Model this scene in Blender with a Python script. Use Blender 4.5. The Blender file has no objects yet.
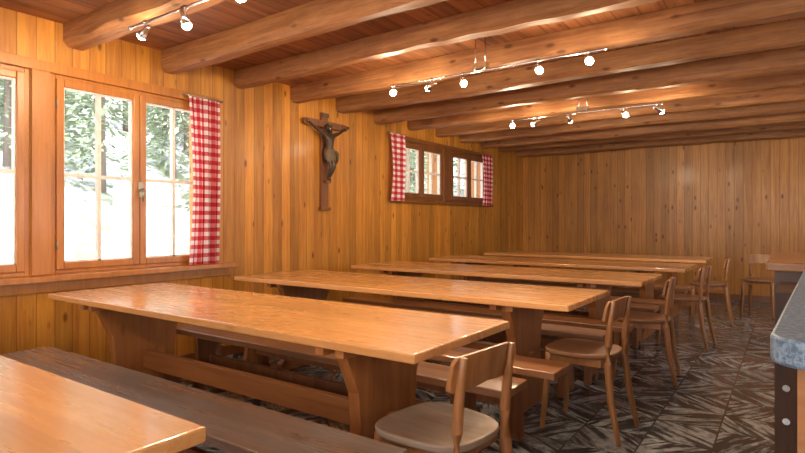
import bpy, bmesh, math, random
from mathutils import Vector, Matrix
random.seed(7)
S = bpy.context.scene
COL = S.collection

# ------------------------------------------------------------------ node helpers
class NT:
    def __init__(s, name):
        s.m = bpy.data.materials.new(name); s.m.use_nodes = True
        s.t = s.m.node_tree; s.n = s.t.nodes; s.b = s.n['Principled BSDF']
    def new(s, typ, **k):
        n = s.n.new(typ)
        for a, v in k.items(): setattr(n, a, v)
        return n
    def link(s, a, b): s.t.links.new(a, b)
    def put(s, sock, v):
        if isinstance(v, bpy.types.NodeSocket): s.link(v, sock)
        else: sock.default_value = v
    def math(s, op, a, b=None, c=None, clamp=False):
        n = s.new('ShaderNodeMath', operation=op); n.use_clamp = clamp
        s.put(n.inputs[0], a)
        if b is not None: s.put(n.inputs[1], b)
        if c is not None: s.put(n.inputs[2], c)
        return n.outputs[0]
    def mix(s, f, a, b, bt='MIX'):
        n = s.new('ShaderNodeMix', data_type='RGBA', blend_type=bt)
        s.put(n.inputs[0], f)
        s.put(n.inputs[6], a if isinstance(a, bpy.types.NodeSocket) else (*a, 1)[:4])
        s.put(n.inputs[7], b if isinstance(b, bpy.types.NodeSocket) else (*b, 1)[:4])
        return n.outputs[2]
    def maprange(s, v, a, b, c, d):
        n = s.new('ShaderNodeMapRange'); n.clamp = True
        s.put(n.inputs[0], v)
        for i, x in enumerate((a, b, c, d)): n.inputs[i+1].default_value = x
        return n.outputs[0]
    def comb(s, x, y, z):
        n = s.new('ShaderNodeCombineXYZ')
        for i, v in enumerate((x, y, z)): s.put(n.inputs[i], v)
        return n.outputs[0]
    def noise(s, v, scale, detail=3, rough=.5, dist=0):
        n = s.new('ShaderNodeTexNoise'); s.link(v, n.inputs['Vector'])
        n.inputs['Scale'].default_value = scale; n.inputs['Detail'].default_value = detail
        n.inputs['Roughness'].default_value = rough; n.inputs['Distortion'].default_value = dist
        return n.outputs[0]
    def bump(s, h, strength, dist=.01):
        n = s.new('ShaderNodeBump'); n.inputs['Strength'].default_value = strength
        n.inputs['Distance'].default_value = dist; s.put(n.inputs['Height'], h)
        s.link(n.outputs[0], s.b.inputs['Normal'])
    def xyz(s):
        t = s.new('ShaderNodeTexCoord'); x = s.new('ShaderNodeSeparateXYZ')
        s.link(t.outputs['Object'], x.inputs[0]); return t.outputs['Object'], list(x.outputs)

def wood(name, light, dark, grain='X', plank=None, rough=.45, knots=.5, groove=.0,
         coat=0., tint=.25, grime=0., grimecol=(.08, .07, .06), gs=1.0, bump=.25, kd=1.0):
    k = NT(name); vec, c = k.xyz()
    gi = 'XYZ'.index(grain)
    off = 0.0; rnd = None; fr = None
    if plank:
        ax, w = plank; ai = 'XYZ'.index(ax)
        q = k.math('DIVIDE', c[ai], w); fl = k.math('FLOOR', q)
        fr = k.math('SUBTRACT', q, fl)
        wn = k.new('ShaderNodeTexWhiteNoise', noise_dimensions='1D')
        k.link(k.math('ADD', fl, .37), wn.inputs['W']); rnd = wn.outputs[0]
        off = k.math('MULTIPLY', rnd, 37.0)
    comps = []
    for i in range(3):
        sc = 1.1*gs if i == gi else 16.0*gs
        v = k.math('MULTIPLY', c[i], sc)
        if plank and i == gi: v = k.math('ADD', v, off)
        comps.append(v)
    gv = k.comb(*comps)
    n1 = k.noise(gv, 1.0, 5, .6, .6)
    n2 = k.noise(gv, 5.0, 2, .5)
    f = k.math('ADD', k.maprange(n1, .3, .7, 0, .8), k.maprange(n2, .35, .7, 0, .25), clamp=True)
    col = k.mix(f, light, dark)
    if rnd is not None:
        tv = k.maprange(rnd, 0, 1, 1-tint, 1+tint*.3)
        col = k.mix(1.0, col, k.comb(tv, tv, tv), 'MULTIPLY')
    if knots > 0:
        comps = []
        for i in range(3):
            sc = (3.6 if i == gi else 8.5)*kd
            v = k.math('MULTIPLY', c[i], sc)
            if plank and i == gi: v = k.math('ADD', v, off)
            comps.append(v)
        vo = k.new('ShaderNodeTexVoronoi'); vo.inputs['Scale'].default_value = 1.0
        k.link(k.comb(*comps), vo.inputs['Vector'])
        kn = k.maprange(vo.outputs['Distance'], .07, .17, knots, 0)
        col = k.mix(kn, col, (dark[0]*.35, dark[1]*.28, dark[2]*.25))
    big = k.noise(vec, .9, 3)
    bv = k.maprange(big, .3, .7, .80, 1.08)
    col = k.mix(1.0, col, k.comb(bv, bv, bv), 'MULTIPLY')
    if grime > 0:
        g = k.noise(vec, 5, 6, .7, .5)
        g2 = k.noise(gv, .8, 4, .7)
        gg = k.math('MULTIPLY', k.maprange(g, .35, .65, .3, 1), k.maprange(g2, .3, .65, .2, 1))
        col = k.mix(k.math('MULTIPLY', gg, grime), col, grimecol)
    h = k.math('MULTIPLY', f, .35)
    if groove > 0:
        a = k.math('MINIMUM', fr, k.math('SUBTRACT', 1.0, fr))
        gr = k.maprange(a, .0, groove, 1, 0)
        col = k.mix(k.math('MULTIPLY', gr, .75), col, (dark[0]*.25, dark[1]*.2, dark[2]*.15))
        h = k.math('SUBTRACT', h, k.math('MULTIPLY', gr, 1.5))
    k.link(col, k.b.inputs['Base Color'])
    k.put(k.b.inputs['Roughness'], k.maprange(n1, .3, .7, rough*.85, rough*1.2))
    k.b.inputs['Coat Weight'].default_value = coat
    k.b.inputs['Coat Roughness'].default_value = .16
    k.bump(h, bump, .006)
    return k.m

def plain(name, col, rough=.5, metal=0, noise=.15, scale=20):
    k = NT(name); vec, c = k.xyz()
    n = k.noise(vec, scale, 3)
    v = k.maprange(n, .3, .7, 1-noise, 1+noise)
    k.link(k.mix(1.0, col, k.comb(v, v, v), 'MULTIPLY'), k.b.inputs['Base Color'])
    k.b.inputs['Roughness'].default_value = rough; k.b.inputs['Metallic'].default_value = metal
    return k.m

def emis(name, col, st):
    k = NT(name); k.b.inputs['Emission Color'].default_value = (*col, 1)
    k.b.inputs['Emission Strength'].default_value = st
    k.b.inputs['Base Color'].default_value = (*col, 1); return k.m

M = {}
M['wallY'] = wood('pine_panel_left', (.72, .315, .042), (.42, .135, .015), 'Z', ('Y', .115), .42, .9, .04, coat=.12, tint=.32)
M['wallX'] = wood('pine_panel_back', (.64, .28, .045), (.38, .135, .02), 'Z', ('X', .115), .42, .9, .045, coat=.12, tint=.30)
M['ceil'] = wood('ceiling_boards', (.40, .155, .052), (.19, .06, .02), 'Y', ('X', .16), .55, .7, .05, tint=.35)
M['beam'] = wood('beam_wood', (.56, .26, .095), (.22, .078, .024), 'X', None, .55, .9, gs=1.25, bump=.8, grime=.55, grimecol=(.17, .065, .022))
M['table'] = wood('table_top_wood', (.74, .355, .125), (.58, .245, .07), 'X', ('Y', .13), .27, .25, 0, coat=.5, tint=.16, bump=.04)
M['tleg'] = wood('table_leg_wood', (.42, .155, .04), (.25, .08, .02), 'Z', None, .4, .4, coat=.2)
M['tstr'] = wood('stretcher_wood', (.38, .145, .042), (.22, .07, .02), 'X', None, .45, .4)
M['benchA'] = wood('bench_worn_wood', (.32, .155, .085), (.10, .05, .03), 'X', ('Y', .115), .28, .6, .02, grime=.8, grimecol=(.18, .17, .17), coat=.3)
M['benchB'] = wood('bench_wood', (.42, .17, .058), (.20, .07, .025), 'X', None, .33, .4, grime=.4, grimecol=(.12, .085, .065), coat=.25)
M['bleg'] = wood('bench_leg_wood', (.32, .115, .035), (.17, .055, .018), 'Z', None, .45, .4)
M['frame'] = wood('window_frame_wood', (.56, .21, .035), (.38, .12, .02), 'Z', None, .35, .2, coat=.3)
M['frameD'] = wood('dark_window_frame_wood', (.25, .09, .025), (.15, .048, .013), 'Z', None, .35, .2, coat=.2)
M['muntin'] = plain('pale_glazing_bar', (.78, .68, .58), .5)
M['chair'] = wood('chair_wood', (.42, .18, .058), (.25, .09, .028), 'Z', None, .35, 0, coat=.3, gs=1.3)
M['seat'] = wood('chair_seat_worn', (.38, .23, .13), (.22, .12, .065), 'X', None, .45, 0, grime=.85, grimecol=(.32, .275, .24), gs=1.5)
M['seatB'] = wood('chair_seat_wood', (.38, .17, .07), (.23, .09, .035), 'X', None, .35, 0, grime=.4, grimecol=(.22, .16, .12), coat=.2)
M['cross'] = wood('cross_wood', (.30, .11, .035), (.16, .05, .018), 'Z', None, .5, .2)
M['bronze'] = plain('carved_dark_figure', (.07, .042, .024), .35, .3, .3, 30)
M['cloth_c'] = plain('carved_cloth', (.13, .08, .042), .45, .2)
M['chrome'] = plain('brushed_chrome', (.75, .74, .72), .22, 1.0, .05)
M['brass'] = plain('handle_metal', (.35, .30, .22), .35, .9, .1)
M['bulb'] = emis('halogen_bulb', (1, .88, .60), 70)
M['counterD'] = wood('counter_dark_wood', (.11, .045, .02), (.05, .02, .01), 'Z', ('Y', .45), .4, 0, .012)
M['counterW'] = wood('counter_wood', (.40, .18, .065), (.24, .09, .028), 'X', None, .3, .2, coat=.4)

# glass
k = NT('window_glass'); k.n.remove(k.b)
o = k.n['Material Output']; t = k.new('ShaderNodeBsdfTransparent'); g = k.new('ShaderNodeBsdfGlossy')
g.inputs['Roughness'].default_value = .02; mx = k.new('ShaderNodeMixShader')
fz = k.new('ShaderNodeTexNoise'); fz.inputs['Scale'].default_value = 2
k.link(k.maprange(fz.outputs[0], 0, 1, .03, .06), mx.inputs[0])
k.link(t.outputs[0], mx.inputs[1]); k.link(g.outputs[0], mx.inputs[2]); k.link(mx.outputs[0], o.inputs[0])
M['glass'] = k.m

# stone counter top
k = NT('speckled_stone'); vec, c = k.xyz()
n = k.noise(vec, 90, 4, .7); n2 = k.noise(vec, 14, 3)
col = k.mix(k.maprange(n, .42, .6, 0, 1), (.08, .12, .18), (.23, .31, .41))
col = k.mix(k.maprange(n2, .4, .7, 0, .4), col, (.10, .16, .24))
k.link(col, k.b.inputs['Base Color']); k.b.inputs['Roughness'].default_value = .4
M['stone'] = k.m

# slate floor: dark tiles, pale fan-like streaks; each tile has its own streak direction
k = NT('slate_tile_floor'); vec, c = k.xyz()
sz = .33
qx = k.math('DIVIDE', c[0], sz); qy = k.math('DIVIDE', c[1], sz)
fx = k.math('FLOOR', qx); fy = k.math('FLOOR', qy)
rx = k.math('SUBTRACT', qx, fx); ry = k.math('SUBTRACT', qy, fy)
wn = k.new('ShaderNodeTexWhiteNoise', noise_dimensions='2D'); k.link(k.comb(fx, fy, 0.0), wn.inputs['Vector'])
wr = wn.outputs[0]
par = k.math('MODULO', k.math('ABSOLUTE', k.math('ADD', fx, fy)), 2.0)
ang = k.math('ADD', k.math('MULTIPLY', par, math.pi/2), k.math('MULTIPLY', k.math('SUBTRACT', wr, .5), .7))
ang = k.math('ADD', ang, math.pi/4)
u = k.math('ADD', k.math('MULTIPLY', c[0], k.math('COSINE', ang)), k.math('MULTIPLY', c[1], k.math('SINE', ang)))
v = k.math('SUBTRACT', k.math('MULTIPLY', c[1], k.math('COSINE', ang)), k.math('MULTIPLY', c[0], k.math('SINE', ang)))
sv = k.comb(k.math('MULTIPLY', u, 24.0), k.math('MULTIPLY', v, 3.0), k.math('MULTIPLY', wr, 19.0))
s1 = k.noise(sv, 1.0, 4, .6, .3)
nz = k.noise(vec, 18, 5, .7)
f = k.math('MULTIPLY', k.maprange(s1, .46, .56, 0, 1), k.maprange(nz, .36, .54, .35, 1), clamp=True)
f = k.math('MULTIPLY', f, k.maprange(k.noise(vec, 1.7, 2), .35, .6, .55, 1))
col = k.mix(f, (.026, .030, .038), (.37, .375, .395))
e = k.math('MINIMUM', k.math('MINIMUM', rx, k.math('SUBTRACT', 1.0, rx)), k.math('MINIMUM', ry, k.math('SUBTRACT', 1.0, ry)))
gr = k.maprange(e, .008, .018, 1, 0)
col = k.mix(gr, col, (.022, .02, .02))
k.link(col, k.b.inputs['Base Color'])
k.put(k.b.inputs['Roughness'], k.maprange(nz, .3, .7, .12, .26))
k.bump(k.math('SUBTRACT', k.math('MULTIPLY', f, .4), gr), .2, .003)
M['floor'] = k.m

# gingham
k = NT('red_gingham'); uv = k.new('ShaderNodeUVMap'); sx = k.new('ShaderNodeSeparateXYZ'); k.link(uv.outputs[0], sx.inputs[0])
def stripe(s_): return k.math('GREATER_THAN', k.math('FRACT', k.math('DIVIDE', s_, .072)), .5)
a = k.math('ADD', stripe(sx.outputs[0]), stripe(sx.outputs[1]))
c1 = k.mix(k.math('GREATER_THAN', a, .5), (.85, .78, .76), (.66, .15, .16))
c2 = k.mix(k.math('GREATER_THAN', a, 1.5), c1, (.48, .01, .02))
k.link(c2, k.b.inputs['Base Color']); k.b.inputs['Roughness'].default_value = .9
tr = k.new('ShaderNodeBsdfTranslucent'); k.link(c2, tr.inputs[0]); mx = k.new('ShaderNodeMixShader'); mx.inputs[0].default_value = .3
k.link(k.b.outputs[0], mx.inputs[1]); k.link(tr.outputs[0], mx.inputs[2]); k.link(mx.outputs[0], k.n['Material Output'].inputs[0])
M['gingham'] = k.m

# exterior
k = NT('hillside_ground'); vec, c = k.xyz()
n = k.noise(vec, .9, 6, .65); n2 = k.noise(vec, 3.5, 4, .7)
col = k.mix(k.maprange(n, .42, .54, 0, 1), (.20, .24, .15), (.68, .70, .74))
col = k.mix(k.maprange(n2, .50, .64, 0, .7), col, (.20, .20, .20))
k.link(col, k.b.inputs['Base Color']); k.b.inputs['Roughness'].default_value = .9
M['hill'] = k.m
k = NT('foliage'); vec, c = k.xyz(); n = k.noise(vec, 2.5, 3)
k.link(k.mix(k.maprange(n, .35, .65, 0, 1), (.16, .20, .13), (.42, .50, .33)), k.b.inputs['Base Color']); k.b.inputs['Roughness'].default_value = .8
M['leaf'] = k.m
M['bark'] = plain('bark', (.20, .16, .13), .9)

# ------------------------------------------------------------------ mesh builder
class MB:
    def __init__(s): s.bm = bmesh.new(); s.mats = []
    def mi(s, m):
        if m not in s.mats: s.mats.append(m)
        return s.mats.index(m)
    def box(s, x0, x1, y0, y1, z0, z1, m):
        i = s.mi(m)
        v = [s.bm.verts.new((x, y, z)) for x in (x0, x1) for y in (y0, y1) for z in (z0, z1)]
        for f in ((0, 1, 3, 2), (4, 6, 7, 5), (0, 4, 5, 1), (2, 3, 7, 6), (0, 2, 6, 4), (1, 5, 7, 3)):
            F = s.bm.faces.new([v[j] for j in f]); F.material_index = i
    def prism(s, pts, axis, t0, t1, m):
        i = s.mi(m); ai = 'XYZ'.index(axis); oth = [j for j in range(3) if j != ai]
        def mk(t):
            r = []
            for p in pts:
                c = [0, 0, 0]; c[ai] = t; c[oth[0]] = p[0]; c[oth[1]] = p[1]; r.append(s.bm.verts.new(c))
            return r
        A, B = mk(t0), mk(t1); n = len(pts)
        s.bm.faces.new(A[::-1]).material_index = i; s.bm.faces.new(B).material_index = i
        for j in range(n):
            s.bm.faces.new((A[j], A[(j+1) % n], B[(j+1) % n], B[j])).material_index = i
    def tube(s, pts, rs, m, seg=12, smooth=True):
        i = s.mi(m); pts = [Vector(p) for p in pts]; rings = []
        if not isinstance(rs, (list, tuple)): rs = [rs]*len(pts)
        up = Vector((0, 0, 1))
        for j, p in enumerate(pts):
            d = (pts[min(j+1, len(pts)-1)]-pts[max(j-1, 0)]).normalized()
            a = d.cross(up)
            if a.length < .05: a = d.cross(Vector((0, 1, 0)))
            a.normalize(); b = d.cross(a).normalized()
            rings.append([s.bm.verts.new(p+(a*math.cos(t)+b*math.sin(t))*rs[j]) for t in [2*math.pi*q/seg for q in range(seg)]])
        for j in range(len(rings)-1):
            for q in range(seg):
                F = s.bm.faces.new((rings[j][q], rings[j][(q+1) % seg], rings[j+1][(q+1) % seg], rings[j+1][q]))
                F.material_index = i; F.smooth = smooth
        s.bm.faces.new(rings[0][::-1]).material_index = i; s.bm.faces.new(rings[-1]).material_index = i
    def obj(s, name, parent=None, loc=(0, 0, 0), rot=0, bevel=0, seg=2):
        bmesh.ops.recalc_face_normals(s.bm, faces=s.bm.faces)
        me = bpy.data.meshes.new(name); s.bm.to_mesh(me); s.bm.free()
        for m in s.mats: me.materials.append(M[m])
        o = bpy.data.objects.new(name, me); COL.objects.link(o)
        o.location = loc; o.rotation_euler = (0, 0, rot)
        if parent: o.parent = parent
        if bevel:
            b = o.modifiers.new('bevel', 'BEVEL'); b.width = bevel; b.segments = seg; b.limit_method = 'ANGLE'; b.angle_limit = math.radians(40)
        return o
def empty(name, loc=(0, 0, 0)):
    e = bpy.data.objects.new(name, None); COL.objects.link(e); e.location = loc; return e

# ------------------------------------------------------------------ room
WX, RX, YB, YF, H = -4.14, 2.7, 9.87, -2.2, 2.58
T = .28
def wall_boxes(name, axis, pos0, pos1, a0, a1, openings, m):
    b = MB()
    def bx(s0, s1, z0, z1):
        if s1-s0 < 1e-4 or z1-z0 < 1e-4: return
        if axis == 'Y': b.box(pos0, pos1, s0, s1, z0, z1, m)
        else: b.box(s0, s1, pos0, pos1, z0, z1, m)
    cur = a0
    for (o0, o1, z0, z1) in openings:
        bx(cur, o0, 0, H); bx(o0, o1, 0, z0); bx(o0, o1, z1, H); cur = o1
    bx(cur, a1, 0, H)
    return b.obj(name)
FW = [(-3.6, -1.2, .85, 2.22), (-.8, 1.9, .85, 2.22)]  # unseen front windows, added to bring in fill light from behind the camera
RW = [(-1.0, 1.0, .85, 2.22), (2.0, 4.6, .85, 2.22), (5.6, 8.4, .85, 2.22)]  # unseen right-wall windows, added to even out the room light
wall_boxes('wall_left', 'Y', WX-T, WX, YF, YB, [(.32, 1.57, .84, 2.22), (1.70, 2.95, .84, 2.22), (5.75, 6.93, 1.50, 2.27), (7.12, 8.3, 1.50, 2.27)], 'wallY')
wall_boxes('wall_back', 'X', YB, YB+T, WX-T, RX+T, [], 'wallX')
wall_boxes('wall_right', 'Y', RX, RX+T, YF, YB, RW, 'wallY')
wall_boxes('wall_front', 'X', YF-T, YF, WX-T, RX+T, FW, 'wallX')
b = MB(); b.box(WX-T, RX+T, YF-T, YB+T, -.1, 0, 'floor'); b.obj('floor')
b = MB(); b.box(WX-T, RX+T, YF-T, YB+T, H, H+.12, 'ceil'); b.obj('ceiling')
b = MB()
b.box(WX, WX+.022, .20, 3.05, 2.22, 2.29, 'frame')
b.box(WX, WX+.022, 1.575, 1.695, .84, 2.22, 'frame')
b.box(WX, WX+.022, 2.955, 3.02, .84, 2.22, 'frame')
b.obj('trim_1', bevel=.004)
b = MB(); b.box(WX, WX+.09, .1, 3.2, .795, .838, 'frame'); b.box(WX, WX+.02, .1, 3.16, .72, .795, 'frame'); b.obj('trim_2', bevel=.006)
b = MB(); b.box(WX, WX+.05, 5.62, 8.5, 1.455, 1.497, 'frameD')
b.box(WX, WX+.02, 5.68, 8.4, 2.27, 2.33, 'frameD'); b.box(WX, WX+.02, 6.935, 7.115, 1.5, 2.27, 'frameD'); b.box(WX, WX+.02, 5.69, 5.75, 1.5, 2.27, 'frameD'); b.box(WX, WX+.02, 8.3, 8.36, 1.5, 2.27, 'frameD')
b.obj('trim_3', bevel=.004)
b = MB(); b.box(WX+.0, WX+.018, YF, YB, 0.0, .09, 'frameD'); b.obj('baseboard_left')
b = MB(); b.box(WX+.02, RX, YB-.018, YB, 0.0, .09, 'frameD'); b.obj('baseboard_back')

def window(name, y0, y1, z0, z1, m, st, rows, cols=2, mm='muntin', handle=True):
    root = empty(name)
    b = MB(); x0, x1 = WX-.075, WX-.002
    f = .03
    b.box(x0, x1, y0+.001, y0+f, z0+.001, z1-.001, m); b.box(x0, x1, y1-f, y1-.001, z0+.001, z1-.001, m)
    b.box(x0, x1, y0+f, y1-f, z0+.001, z0+f, m); b.box(x0, x1, y0+f, y1-f, z1-f, z1-.001, m)
    b.obj('outer_frame', root, bevel=.004)
    ym = (y0+y1)/2
    for n, (a, c) in enumerate(((y0+f, ym-.002), (ym+.002, y1-f))):
        b = MB(); X0, X1 = WX-.05, WX+.012
        b.box(X0, X1, a, a+st, z0+f, z1-f, m); b.box(X0, X1, c-st, c, z0+f, z1-f, m)
        b.box(X0, X1, a+st, c-st, z0+f, z0+f+st, m); b.box(X0, X1, a+st, c-st, z1-f-st, z1-f, m)
        b.obj('casement_%d' % (n+1), root, bevel=.006)
        b = MB(); ga, gc, gz0, gz1 = a+st, c-st, z0+f+st, z1-f-st
        w = .008
        b.box(WX-.045, WX-.004, ga, ga+w, gz0, gz1, mm); b.box(WX-.045, WX-.004, gc-w, gc, gz0, gz1, mm)
        b.box(WX-.045, WX-.004, ga, gc, gz0, gz0+w, mm); b.box(WX-.045, WX-.004, ga, gc, gz1-w, gz1, mm)
        for q in range(1, cols):
            yy = ga+(gc-ga)*q/cols; b.box(WX-.045, WX-.004, yy-.012, yy+.012, gz0, gz1, mm)
        for q in range(1, rows):
            zz = gz0+(gz1-gz0)*q/rows; b.box(WX-.045, WX-.005, ga, gc, zz-.012, zz+.012, mm)
        b.obj('glazing_bars_%d' % (n+1), root)
        b = MB(); b.box(WX-.030, WX-.027, ga, gc, gz0, gz1, 'glass'); b.obj('pane_%d' % (n+1), root)
    if handle:
        zc = (z0+z1)/2-.08
        b = MB(); b.box(WX+.012, WX+.02, ym-.018, ym+.022, zc-.06, zc+.06, 'brass')
        b.tube([(WX+.02, ym+.002, zc), (WX+.05, ym+.002, zc)], .008, 'brass')
        b.tube([(WX+.05, ym+.002, zc+.01), (WX+.055, ym+.002, zc-.09)], [.01, .007], 'brass')
        b.obj('handle', root)
    b = MB()
    for zz in (z0+.2, z1-.2):
        b.tube([(WX+.018, y0+f, zz-.03), (WX+.018, y0+f, zz+.03)], .007, 'brass', 8)
    b.obj('hinges', root)
window('window_1', .32, 1.57, .84, 2.22, 'frame', .05, 2)
window('window_2', 1.70, 2.95, .84, 2.22, 'frame', .05, 2)
window('window_3', 5.75, 6.93, 1.50, 2.27, 'frameD', .06, 2, handle=False)
window('window_4', 7.12, 8.3, 1.50, 2.27, 'frameD', .06, 2, handle=False)
for n, (a, c, z0, z1) in enumerate(FW+RW):  # frames for the added, unseen front and right windows
    b = MB(); fr = n < len(FW); p0, p1 = (YF-.08, YF-.01) if fr else (RX+.01, RX+.08)
    def bb(s0, s1, q0, q1):
        if fr: b.box(s0, s1, p0, p1, q0, q1, 'frame')
        else: b.box(p0, p1, s0, s1, q0, q1, 'frame')
    K = 4
    for q in range(K+1):
        s = a+.03+(c-a-.06)*q/K; bb(s-.029, s+.029, z0+.001, z1-.001)
    bb(a+.001, c-.001, z0+.001, z0+.06); bb(a+.001, c-.001, z1-.06, z1-.001); bb(a+.001, c-.001, (z0+z1)/2-.012, (z0+z1)/2+.012)
    b.obj('window_%d' % (n+5))

# ------------------------------------------------------------------ ceiling beams
bys = [-1.6, -.92, -.22, .46, 1.16, 1.86, 2.56, 3.27, 3.98, 4.68, 5.38, 6.08, 6.78, 7.5, 8.2, 8.9, 9.6]
for i, y in enumerate(bys):
    b = MB(); w = .074+random.uniform(-.01, .01); zb = 2.42+random.uniform(-.014, .014)
    N = 34; i_ = b.mi('beam'); rings = []; ph = random.random()*6
    for j in range(N+1):
        x = WX+.002+(RX-WX-.004)*j/N
        dy, dz, dw = .010*math.sin(ph+x*1.1)+random.uniform(-.005, .005), .006*math.sin(2*ph+x*1.7)+random.uniform(-.006, .006), random.uniform(-.006, .006)
        W = w+dw; c = .024+random.uniform(-.010, .014)
        pr = [(-W, H-.002), (-W, zb+c), (-W+c, zb), (W-c, zb), (W, zb+c), (W, H-.002)]
        rings.append([b.bm.verts.new((x, y+dy+p[0], p[1]+(dz if p[1] < H-.01 else 0))) for p in pr])
    for j in range(N):
        for q in range(6):
            b.bm.faces.new((rings[j][q], rings[j][(q+1) % 6], rings[j+1][(q+1) % 6], rings[j+1][q])).material_index = i_
    b.bm.faces.new(rings[0]).material_index = i_; b.bm.faces.new(rings[-1]).material_index = i_
    b.obj('ceiling_beam')

# ------------------------------------------------------------------ tables
def table(x0, x1, y0, y1, z=.75):
    root = empty('dining_table')
    b = MB(); b.box(x0, x1, y0, y1, z-.036, z, 'table'); b.obj('table_top', root, bevel=.007, seg=3)
    ym = (y0+y1)/2
    for n, xc in enumerate((x0+.42, x1-.42)):
        b = MB()
        prof = [(-.30, 0), (.30, 0), (.30, .05), (.26, .09), (.215, .2), (.20, .35), (.215, .5), (.27, .62), (.29, .66), (.29, z-.037),
                (-.29, z-.037), (-.29, .66), (-.27, .62), (-.215, .5), (-.20, .35), (-.215, .2), (-.26, .09), (-.30, .05)]
        prof = [(ym+p[0], p[1]) for p in prof]
        b.prism(prof, 'X', xc-.03, xc+.03, 'tleg')
        for s in (-1, 1): b.box(xc+.03*s-(.045 if s < 0 else 0), xc+.03*s+(.045 if s > 0 else 0), ym-.36, ym+.36, z-.075, z-.037, 'tleg')
        b.obj('trestle_leg_%d' % (n+1), root, bevel=.005)
    b = MB(); b.box(x0+.45, x1-.45, ym-.02, ym+.02, .27, .385, 'tstr'); b.obj('stretcher', root, bevel=.005)
    b = MB()
    for xc in (x0+.42, x1-.42):
        s = 1 if xc > (x0+x1)/2 else -1
        b.box(xc+s*.045-.015, xc+s*.045+.015, ym-.03, ym+.03, .29, .37, 'tstr')
    b.obj('wedge_pegs', root, bevel=.003)
tabs = [(-3.78, -1.05, -.09, .745), (-3.82, -1.04, 1.55, 2.33), (-3.77, -.97, 2.93, 3.76), (-3.74, -.90, 4.38, 5.20), (-3.70, -.81, 5.83, 6.65), (-3.66, -.79, 7.28, 8.1)]
for t_ in tabs: table(*t_)

def bench(x0, x1, y0, y1, m, z=.45):
    root = empty('bench'); ym = (y0+y1)/2
    b = MB(); b.box(x0, x1, y0, y1, z-.038, z, m); b.obj('seat_board', root, bevel=.006)
    for n, xc in enumerate((x0+.28, x1-.28)):
        b = MB()
        pr = [(-.13, 0), (-.05, 0), (-.035, .05), (.035, .05), (.05, 0), (.13, 0), (.115, .12), (.095, .25), (.105, z-.039), (-.105, z-.039), (-.095, .25), (-.115, .12)]
        b.prism([(ym+p[0], p[1]) for p in pr], 'X', xc-.02, xc+.02, 'bleg')
        b.obj('leg_%d' % (n+1), root, bevel=.004)
    b = MB(); b.box(x0+.30, x1-.30, ym-.016, ym+.016, .2, .28, 'bleg'); b.obj('stretcher', root, bevel=.004)
bench(-3.6, -1.1, .66, .91, 'benchB')
bench(-3.66, -1.03, 1.19, 1.50, 'benchA')
bench(-3.6, -1.02, 2.25, 2.49, 'benchB')
bench(-3.6, -.95, 2.66, 2.91, 'benchB')
bench(-3.6, -1.0, 3.70, 3.94, 'benchB')
bench(-3.6, -.94, 4.09, 4.33, 'benchB')
bench(-3.6, -.95, 5.14, 5.38, 'benchB')
bench(-3.6, -.92, 5.54, 5.78, 'benchB')
bench(-3.5, -.92, 6.60, 6.84, 'benchB')
bench(-3.5, -.92, 7.02, 7.26, 'benchB')

# ------------------------------------------------------------------ chairs
def chair(x, y, rot=0, seat='seatB'):
    b = MB()
    pts = []
    for q in range(40):
        t = 2*math.pi*q/40; cx, cy = math.cos(t), math.sin(t); n = 3.2
        px = math.copysign(abs(cx)**(2/n), cx)*.20; py = math.copysign(abs(cy)**(2/n), cy)
        py *= .197-.02*(px/.2)
        pts.append((px, py))
    i = b.mi(seat); zs = [(.438, .94), (.445, .985), (.462, 1.0), (.468, .98), (.466, .85), (.461, .5)]
    rings = [[b.bm.verts.new((p[0]*s, p[1]*s, z)) for p in pts] for z, s in zs]
    for j in range(len(rings)-1):
        for q in range(40):
            F = b.bm.faces.new((rings[j][q], rings[j][(q+1) % 40], rings[j+1][(q+1) % 40], rings[j+1][q])); F.material_index = i; F.smooth = j > 0
    b.bm.faces.new(rings[0]).material_index = i; b.bm.faces.new(rings[-1]).material_index = i
    b.box(-.155, -.135, -.15, .15, .395, .439, 'chair'); b.box(.135, .155, -.14, .14, .395, .439, 'chair')
    b.box(-.15, .15, -.16, -.14, .395, .439, 'chair'); b.box(-.15, .15, .14, .16, .395, .439, 'chair')
    for s in (-1, 1):
        b.tube([(-.185, s*.178, 0), (-.165, s*.165, .22), (-.15, s*.155, .44)], [.014, .018, .021], 'chair')
        b.tube([(.25, s*.178, 0), (.205, s*.166, .22), (.185, s*.152, .42), (.186, s*.150, .52), (.196, s*.150, .64), (.214, s*.150, .765)],
               [.014, .019, .021, .02, .017, .012], 'chair')
    i = b.mi('chair'); N = 18; rings = []
    for j in range(N+1):
        yy = -.175+.35*j/N; e = abs(yy)/.175
        bow = .035*(1-e*e)
        zt = .775-.014*e**2-(.02 if e > .97 else 0); zb = .64+.02*(1-e)**1+(.015 if e > .97 else 0)
        x0 = .172+bow; r = []
        for (dx, z) in ((0, zb), (.016, zb), (.016+.02, zt), (.02, zt)):
            r.append(b.bm.verts.new((x0-.016+dx, yy, z)))
        rings.append(r)
    for j in range(N):
        for q in range(4):
            F = b.bm.faces.new((rings[j][q], rings[j][(q+1) % 4], rings[j+1][(q+1) % 4], rings[j+1][q])); F.material_index = i
    b.bm.faces.new(rings[0]).material_index = i; b.bm.faces.new(rings[-1]).material_index = i
    b.obj('dining_chair', loc=(x, y, 0.001), rot=rot, bevel=.003)
chair(-1.045, 1.72, math.radians(-6), 'seat')
chair(-.985, 3.26, math.radians(-3))
chair(-.94, 4.60, math.radians(4))
chair(-.86, 6.04, math.radians(-5))
chair(-.80, 7.6, math.radians(3))
chair(-.30, 8.45, math.radians(80))

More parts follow.
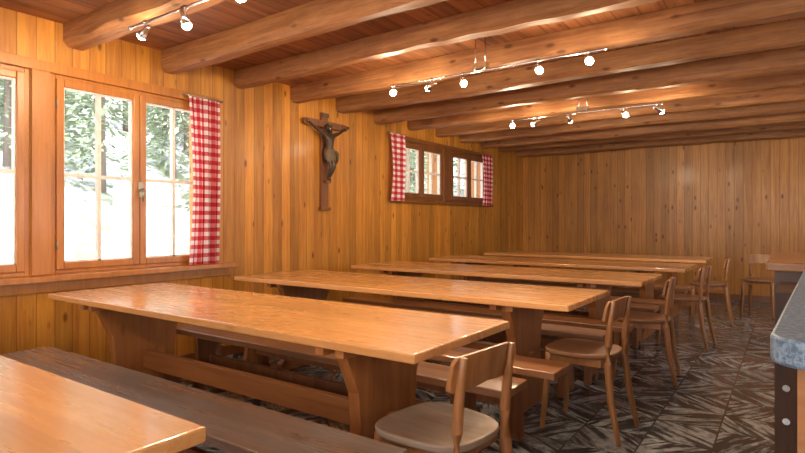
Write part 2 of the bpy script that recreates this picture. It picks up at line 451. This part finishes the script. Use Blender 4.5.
# ------------------------------------------------------------------ bar counter
root = empty('bar_counter')
b = MB(); pts = []
for q in range(9):
    t = math.pi+q*math.pi/16; pts.append((.032+.06*math.cos(t), 1.20+.06*math.sin(t)))
pts += [(.70, 1.14), (.74, 2.86), (.05, 2.86)]
b.prism(pts, 'Z', .95, 1.0, 'stone'); b.obj('stone_top', root, bevel=.006)
b = MB(); b.prism([(.012, 1.2), (.66, 1.2), (.70, 2.84), (.07, 2.84)], 'Z', .0, .949, 'counterD')
b.prism([(.012, 1.178), (.66, 1.178), (.66, 1.199), (.012, 1.199)], 'Z', .0, .949, 'counterW')
b.obj('cabinet_body', root)
b = MB(); b.box(-.095, .75, 3.3, 4.4, .955, 1.0, 'counterW'); b.obj('wood_top', root, bevel=.006)
b = MB(); b.box(-.06, .72, 3.33, 4.37, 0, .954, 'counterD')
b.box(-.045, .10, 2.845, 3.329, 0, .90, 'counterD')
b.obj('far_cabinet', root)
b = MB()
for z in (.36, .5, .64, .78): b.tube([(-.01, 2.845, z), (-.01, 2.82, z)], [.008, .014], 'chrome')
b.obj('knobs', root)

# ------------------------------------------------------------------ curtains
def curtain(name, y0, y1, z0, z1, folds, x=WX+.06, amp=.022, full=1.5):
    root = empty(name); bm = bmesh.new(); uvl = bm.loops.layers.uv.new('UVMap')
    N, K = folds*12, 24; g = []
    for r in range(K+1):
        fz = r/K; z = z0+(z1-z0)*fz; row = []
        spread = 1-.10*math.sin(math.pi*fz)
        for j in range(N+1):
            t = j/N
            y = (y1-(y1-y0)*(1-t)*spread)
            ph = 2*math.pi*folds*t
            xx = x+amp*(.55+.45*(1-fz))*math.sin(ph+.5*math.sin(3*fz))+.006*math.sin(5*t+4*fz)
            row.append((bm.verts.new((xx, y+.006*math.sin(2*ph), z)), (y1-y0)*full*t, z))
        g.append(row)
    for r in range(K):
        for j in range(N):
            q = (g[r][j], g[r][j+1], g[r+1][j+1], g[r+1][j]); f = bm.faces.new([v[0] for v in q]); f.smooth = True
            for l, v in zip(f.loops, q): l[uvl].uv = (v[1], v[2])
    me = bpy.data.meshes.new('cloth'); bm.to_mesh(me); bm.free(); me.materials.append(M['gingham'])
    o = bpy.data.objects.new('cloth', me); COL.objects.link(o); o.parent = root
    b = MB(); b.tube([(x, y0-.04, z1+.005), (x, y1+.04, z1+.005)], .006, 'brass', 8)
    for yy in (y0-.03, y1+.03): b.tube([(WX+.024, yy, z1+.005), (x, yy, z1+.005)], .004, 'brass', 8)
    b.obj('curtain_rod', root)
curtain('gingham_curtain', 2.72, 3.02, .84, 2.25, 4)
curtain('gingham_curtain', 5.55, 5.86, 1.47, 2.32, 4)
curtain('gingham_curtain', 8.06, 8.42, 1.47, 2.30, 4)

# ------------------------------------------------------------------ crucifix
CY = 4.385
root = empty('crucifix', (WX, CY, 0))
b = MB()
b.prism([(-.055, 1.36), (.055, 1.36), (.05, 2.38), (-.05, 2.38)], 'X', .002, .035, 'cross')
b.prism([(-.07, 1.33), (.07, 1.33), (.07, 1.36), (-.07, 1.36)], 'X', .002, .06, 'cross')
b.prism([(-.34, 2.225), (-.31, 2.215), (0, 2.21), (.31, 2.215), (.34, 2.225), (.34, 2.275), (.31, 2.285), (0, 2.29), (-.31, 2.285), (-.34, 2.275)], 'X', .036, .062, 'cross')
b.prism([(-.05, 2.33), (.05, 2.33), (.055, 2.375), (-.055, 2.375)], 'X', .036, .05, 'cloth_c')
b.prism([(-.04, 1.62), (.04, 1.62), (.04, 1.65), (-.04, 1.65)], 'X', .036, .09, 'cross')
b.obj('cross', root, bevel=.004)
V = []; E = []; R = []
def jt(p, r, par=None):
    V.append(p); R.append(r)
    if par is not None: E.append((par, len(V)-1))
    return len(V)-1
pel = jt((.095, .0, 1.94), (.042, .050)); wst = jt((.095, .005, 1.99), (.034, .040), pel)
ch = jt((.10, .0, 2.06), (.044, .058), wst); uc = jt((.098, 0, 2.12), (.036, .05), ch)
nk = jt((.105, -.005, 2.155), (.018, .018), uc); h1 = jt((.122, -.015, 2.18), (.027, .025), nk); h2 = jt((.122, -.02, 2.215), (.031, .028), h1); h3 = jt((.118, -.022, 2.24), (.020, .019), h2)
for s in (-1, 1):
    sh = jt((.095, s*.065, 2.13), .026, uc); el = jt((.09, s*.175, 2.175), .0165, sh); wr = jt((.082, s*.275, 2.235), .0115, el); ha = jt((.08, s*.30, 2.247), (.014, .009), wr)
    hp = jt((.095, s*.03, 1.91), .034, pel); kn = jt((.135, s*.022+.015, 1.80), .024, hp); cf = jt((.115, s*.017+.008, 1.74), .021, kn); an = jt((.085, s*.012, 1.675), .0125, cf); ft = jt((.105, s*.013, 1.645), .014, an)
me = bpy.data.meshes.new('figure'); me.from_pydata(V, E, []); me.materials.append(M['bronze'])
o = bpy.data.objects.new('figure', me); COL.objects.link(o); o.parent = root
sk = o.modifiers.new('skin', 'SKIN')
for i, r in enumerate(R):
    me.skin_vertices[0].data[i].radius = r if isinstance(r, tuple) else (r, r)
me.skin_vertices[0].data[0].use_root = True
sk.use_smooth_shade = True
o.modifiers.new('sub', 'SUBSURF').render_levels = 2
b = MB()
b.tube([(.10, -.022, 2.262), (.10, -.022, 2.235), (.098, -.018, 2.19), (.10, -.012, 2.165)], [.012, .034, .034, .016], 'bronze', 12)
b.tube([(.146, -.014, 2.175), (.140, -.014, 2.155)], [.013, .004], 'bronze', 8)
ring = [(.118+.036*math.cos(t), -.021+.034*math.sin(t), 2.232) for t in [q*math.pi/8 for q in range(17)]]
b.tube(ring, .005, 'cloth_c', 6)
for q in range(12):
    t = q*math.pi/6; c, s_ = math.cos(t), math.sin(t)
    b.tube([(.118+.036*c, -.021+.034*s_, 2.232), (.118+.05*c, -.021+.048*s_, 2.24)], [.003, .001], 'cloth_c', 5)
b.tube([(.145, -.02, 2.212), (.156, -.02, 2.202), (.15, -.02, 2.196)], [.003, .005, .002], 'bronze', 6)
for s in (-1, 1):
    for f in range(4):
        b.tube([(.085, s*.305, 2.252-.006*f+.006), (.092, s*.322, 2.258-.007*f+.006), (.102, s*.326, 2.258-.007*f+.004)], [.0035, .003, .002], 'bronze', 6)
    b.tube([(.086, s*.295, 2.256), (.098, s*.302, 2.268)], [.004, .002], 'bronze', 6)
    b.tube([(.065, s*.30, 2.246), (.10, s*.30, 2.246)], .003, 'chrome', 6)
N = 24
rs = []
i = b.mi('cloth_c')
for z, a, c in ((1.985, .045, .058), (1.965, .052, .066), (1.93, .056, .072), (1.89, .055, .07), (1.86, .053, .062)):
    rs.append([b.bm.verts.new((.10+(a+.004*math.sin(7*t))*math.cos(t), (c+.004*math.sin(9*t))*math.sin(t), z+.01*math.sin(2*t))) for t in [2*math.pi*q/N for q in range(N)]])
for j in range(4):
    for q in range(N):
        F = b.bm.faces.new((rs[j][q], rs[j][(q+1) % N], rs[j+1][(q+1) % N], rs[j+1][q])); F.material_index = i; F.smooth = True
b.tube([(.13, .062, 1.965), (.14, .085, 1.93), (.13, .09, 1.87), (.12, .085, 1.83)], [.012, .02, .018, .006], 'cloth_c', 8)
b.obj('figure_details', root)

# ------------------------------------------------------------------ track lights
def spot(loc, tgt, power, size=1.9, blend=.8):
    l = bpy.data.lights.new('spot', 'SPOT'); l.energy = power; l.color = (1, .80, .54); l.spot_size = size; l.spot_blend = blend; l.shadow_soft_size = .03
    o = bpy.data.objects.new('spot_beam', l); COL.objects.link(o); o.location = loc
    o.rotation_euler = (Vector(tgt)-Vector(loc)).to_track_quat('-Z', 'Y').to_euler(); return o
def track(y, x0, x1, xm, heads, z=2.335, power=35, glow=5):
    root = empty('track_light')
    b = MB(); b.tube([(x0, y, z), (x1, y, z)], .008, 'chrome', 10)
    ztop = H
    b.box(xm-.06, xm+.06, y-.03, y+.03, z+.02, z+.055, 'chrome')
    for dx in (-.04, .04): b.tube([(xm+dx, y, z), (xm+dx, y, ztop)], .006, 'chrome', 8)
    b.tube([(x0-.01, y, z), (x0+.01, y, z)], .013, 'chrome'); b.tube([(x1-.01, y, z), (x1+.01, y, z)], .013, 'chrome')
    b.obj('rail', root)
    for n, (hx, d) in enumerate(heads):
        d = Vector(d).normalized(); p = Vector((hx, y, z)); c = p+Vector((0, 0, -.05))
        b = MB(); b.tube([p+Vector((0, 0, .012)), p-Vector((0, 0, .012))], .012, 'chrome', 12); b.tube([p, c], .006, 'chrome', 8)
        b.tube([c-d*.055, c-d*.045, c-d*.01, c+d*.04], [.009, .015, .018, .027], 'chrome', 18)
        b.tube([c+d*.0405, c+d*.050, c+d*.060, c+d*.066], [.025, .025, .019, .008], 'bulb', 16)
        b.obj('spot_head_%d' % (n+1), root)
        L = spot(c+d*.08, c+d*1.08, power); L.parent = root
        if glow:
            l = bpy.data.lights.new('glow', 'POINT'); l.energy = glow; l.color = (1, .80, .54); l.shadow_soft_size = .025
            q = bpy.data.objects.new('bulb_glow', l); COL.objects.link(q); q.location = c+d*.10; q.parent = root
CAMD = (.35, -.8, -.35)
track(1.72, -3.15, -1.5, -2.3, [(-3.0, (-.9, .1, -.3)), (-2.62, (.1, .25, -1)), (-2.15, (.6, -.7, -.45)), (-1.7, (.6, .3, -.9))])
track(3.72, -2.72, -.98, -1.9, [(-2.70, CAMD), (-2.33, (-.9, .3, -.25)), (-2.05, (.5, -.5, -.7)), (-1.45, (.5, -.6, -.6)), (-1.10, (.5, -.8, -.5))])
track(5.74, -2.55, -1.0, -1.75, [(-2.53, CAMD), (-2.25, (-.9, .3, -.3)), (-1.9, (.1, .9, -.4)), (-1.35, (.6, -.5, -.6)), (-1.03, (.5, .5, -.4))], power=40)
track(-.6, -3.0, 1.4, -.8, [(-2.6, (-.5, .3, -.8)), (-1.4, (-.1, .5, -.9)), (-.1, (-.2, .7, -.7)), (1.0, (-.4, .6, -.7))], power=26, glow=4)  # extra unseen track behind the camera, added as fill

# ------------------------------------------------------------------ outside
bm = bmesh.new(); G = 60; g = []
from mathutils import noise as mn
def ground(x, y):
    r = max(0, -x-8.0)
    return -.6+.36*r+mn.noise((x*.3, y*.3, 0))*1.0*min(1, r/3)+mn.noise((x*1.1, y*1.1, 3))*.3
for i in range(G+1):
    g.append([bm.verts.new((-5.5-i*.7, -25+j*1.3, ground(-5.5-i*.7, -25+j*1.3))) for j in range(G+1)])
for i in range(G):
    for j in range(G): f = bm.faces.new((g[i][j], g[i+1][j], g[i+1][j+1], g[i][j+1])); f.smooth = True
me = bpy.data.meshes.new('hillside'); bm.to_mesh(me); bm.free(); me.materials.append(M['hill'])
o = bpy.data.objects.new('hillside_terrain', me); COL.objects.link(o)
def tree_mesh():
    b = MB(); b.tube([(0, 0, -.2), (0, 0, 3), (0, 0, 6.6)], [.13, .08, .02], 'bark', 8)
    i = b.mi('leaf')
    for q in range(2200):
        h = random.random()**.8; z = .6+h*6.2; R_ = (1-h)*1.8+.12; rr = R_*random.random()**.5; t = random.random()*6.283
        c = Vector((rr*math.cos(t), rr*math.sin(t), z-rr*.35)); s = random.uniform(.06, .12)
        d = Vector((math.cos(t), math.sin(t), -.3))+Vector((random.uniform(-.5, .5), random.uniform(-.5, .5), random.uniform(-.4, .4))); d.normalize()
        a = d.cross(Vector((random.random(), random.random(), 1))).normalized()
        vs = [b.bm.verts.new(c+d*s*u*1.8+a*s*w) for u, w in ((-1, 0), (0, -.55), (1, 0), (0, .55))]
        b.bm.faces.new(vs).material_index = i
    bmesh.ops.recalc_face_normals(b.bm, faces=b.bm.faces)
    me = bpy.data.meshes.new('fir'); b.bm.to_mesh(me); b.bm.free()
    for m in b.mats: me.materials.append(M[m])
    return me
tm = tree_mesh()
for n in range(46):
    x = random.uniform(-27, -13); y = random.uniform(-3, 36)
    o = bpy.data.objects.new('fir_tree', tm); COL.objects.link(o); s = random.uniform(.7, 1.2)
    o.location = (x, y, ground(x, y)+.05); o.scale = (s, s, s); o.rotation_euler = (0, 0, random.random()*6)

# ------------------------------------------------------------------ light
w = bpy.data.worlds.new('world'); S.world = w; w.use_nodes = True
bg = w.node_tree.nodes['Background']; sky = w.node_tree.nodes.new('ShaderNodeTexSky')
sky.sky_type = 'HOSEK_WILKIE'; sky.turbidity = 4; sky.ground_albedo = .5; sky.sun_direction = (.5, -.3, .8)
mixn = w.node_tree.nodes.new('ShaderNodeMix'); mixn.data_type = 'RGBA'; mixn.inputs[0].default_value = .7
w.node_tree.links.new(sky.outputs[0], mixn.inputs[6]); mixn.inputs[7].default_value = (.93, .96, 1, 1)
w.node_tree.links.new(mixn.outputs[2], bg.inputs[0]); bg.inputs[1].default_value = 4.6
l = bpy.data.lights.new('sun', 'SUN'); l.energy = 5.5; l.angle = .02; l.color = (1, .97, .93)
o = bpy.data.objects.new('sun', l); COL.objects.link(o); o.rotation_euler = Vector((-.6, .25, -.75)).to_track_quat('-Z', 'Y').to_euler()
def fill_daylight(loc, d, sx, sy, e):  # added area light, stands in for sky light at the unseen windows
    l = bpy.data.lights.new('daylight', 'AREA'); l.shape = 'RECTANGLE'; l.size = sx; l.size_y = sy; l.energy = e; l.color = (1, .95, .88)
    o = bpy.data.objects.new('daylight', l); COL.objects.link(o); o.location = loc; o.rotation_euler = Vector(d).to_track_quat('-Z', 'Z').to_euler()
for (a, c, z0, z1) in FW: fill_daylight(((a+c)/2, YF-.15, (z0+z1)/2), (0, 1, 0), c-a, z1-z0, 30)
for (a, c, z0, z1) in RW: fill_daylight((RX+.15, (a+c)/2, (z0+z1)/2), (-1, 0, 0), c-a, z1-z0, 27)

# ------------------------------------------------------------------ camera
c = bpy.data.cameras.new('camera'); co = bpy.data.objects.new('camera', c); COL.objects.link(co)
c.lens = 24.6; c.sensor_width = 36; c.shift_y = -.0056; c.clip_start = .02; c.clip_end = 300
co.location = (0, 0, 1.2); co.rotation_euler = (math.pi/2, 0, math.radians(35.1)); S.camera = co
S.view_settings.view_transform = 'Standard'
S.view_settings.look = 'None'
S.view_settings.exposure = .3
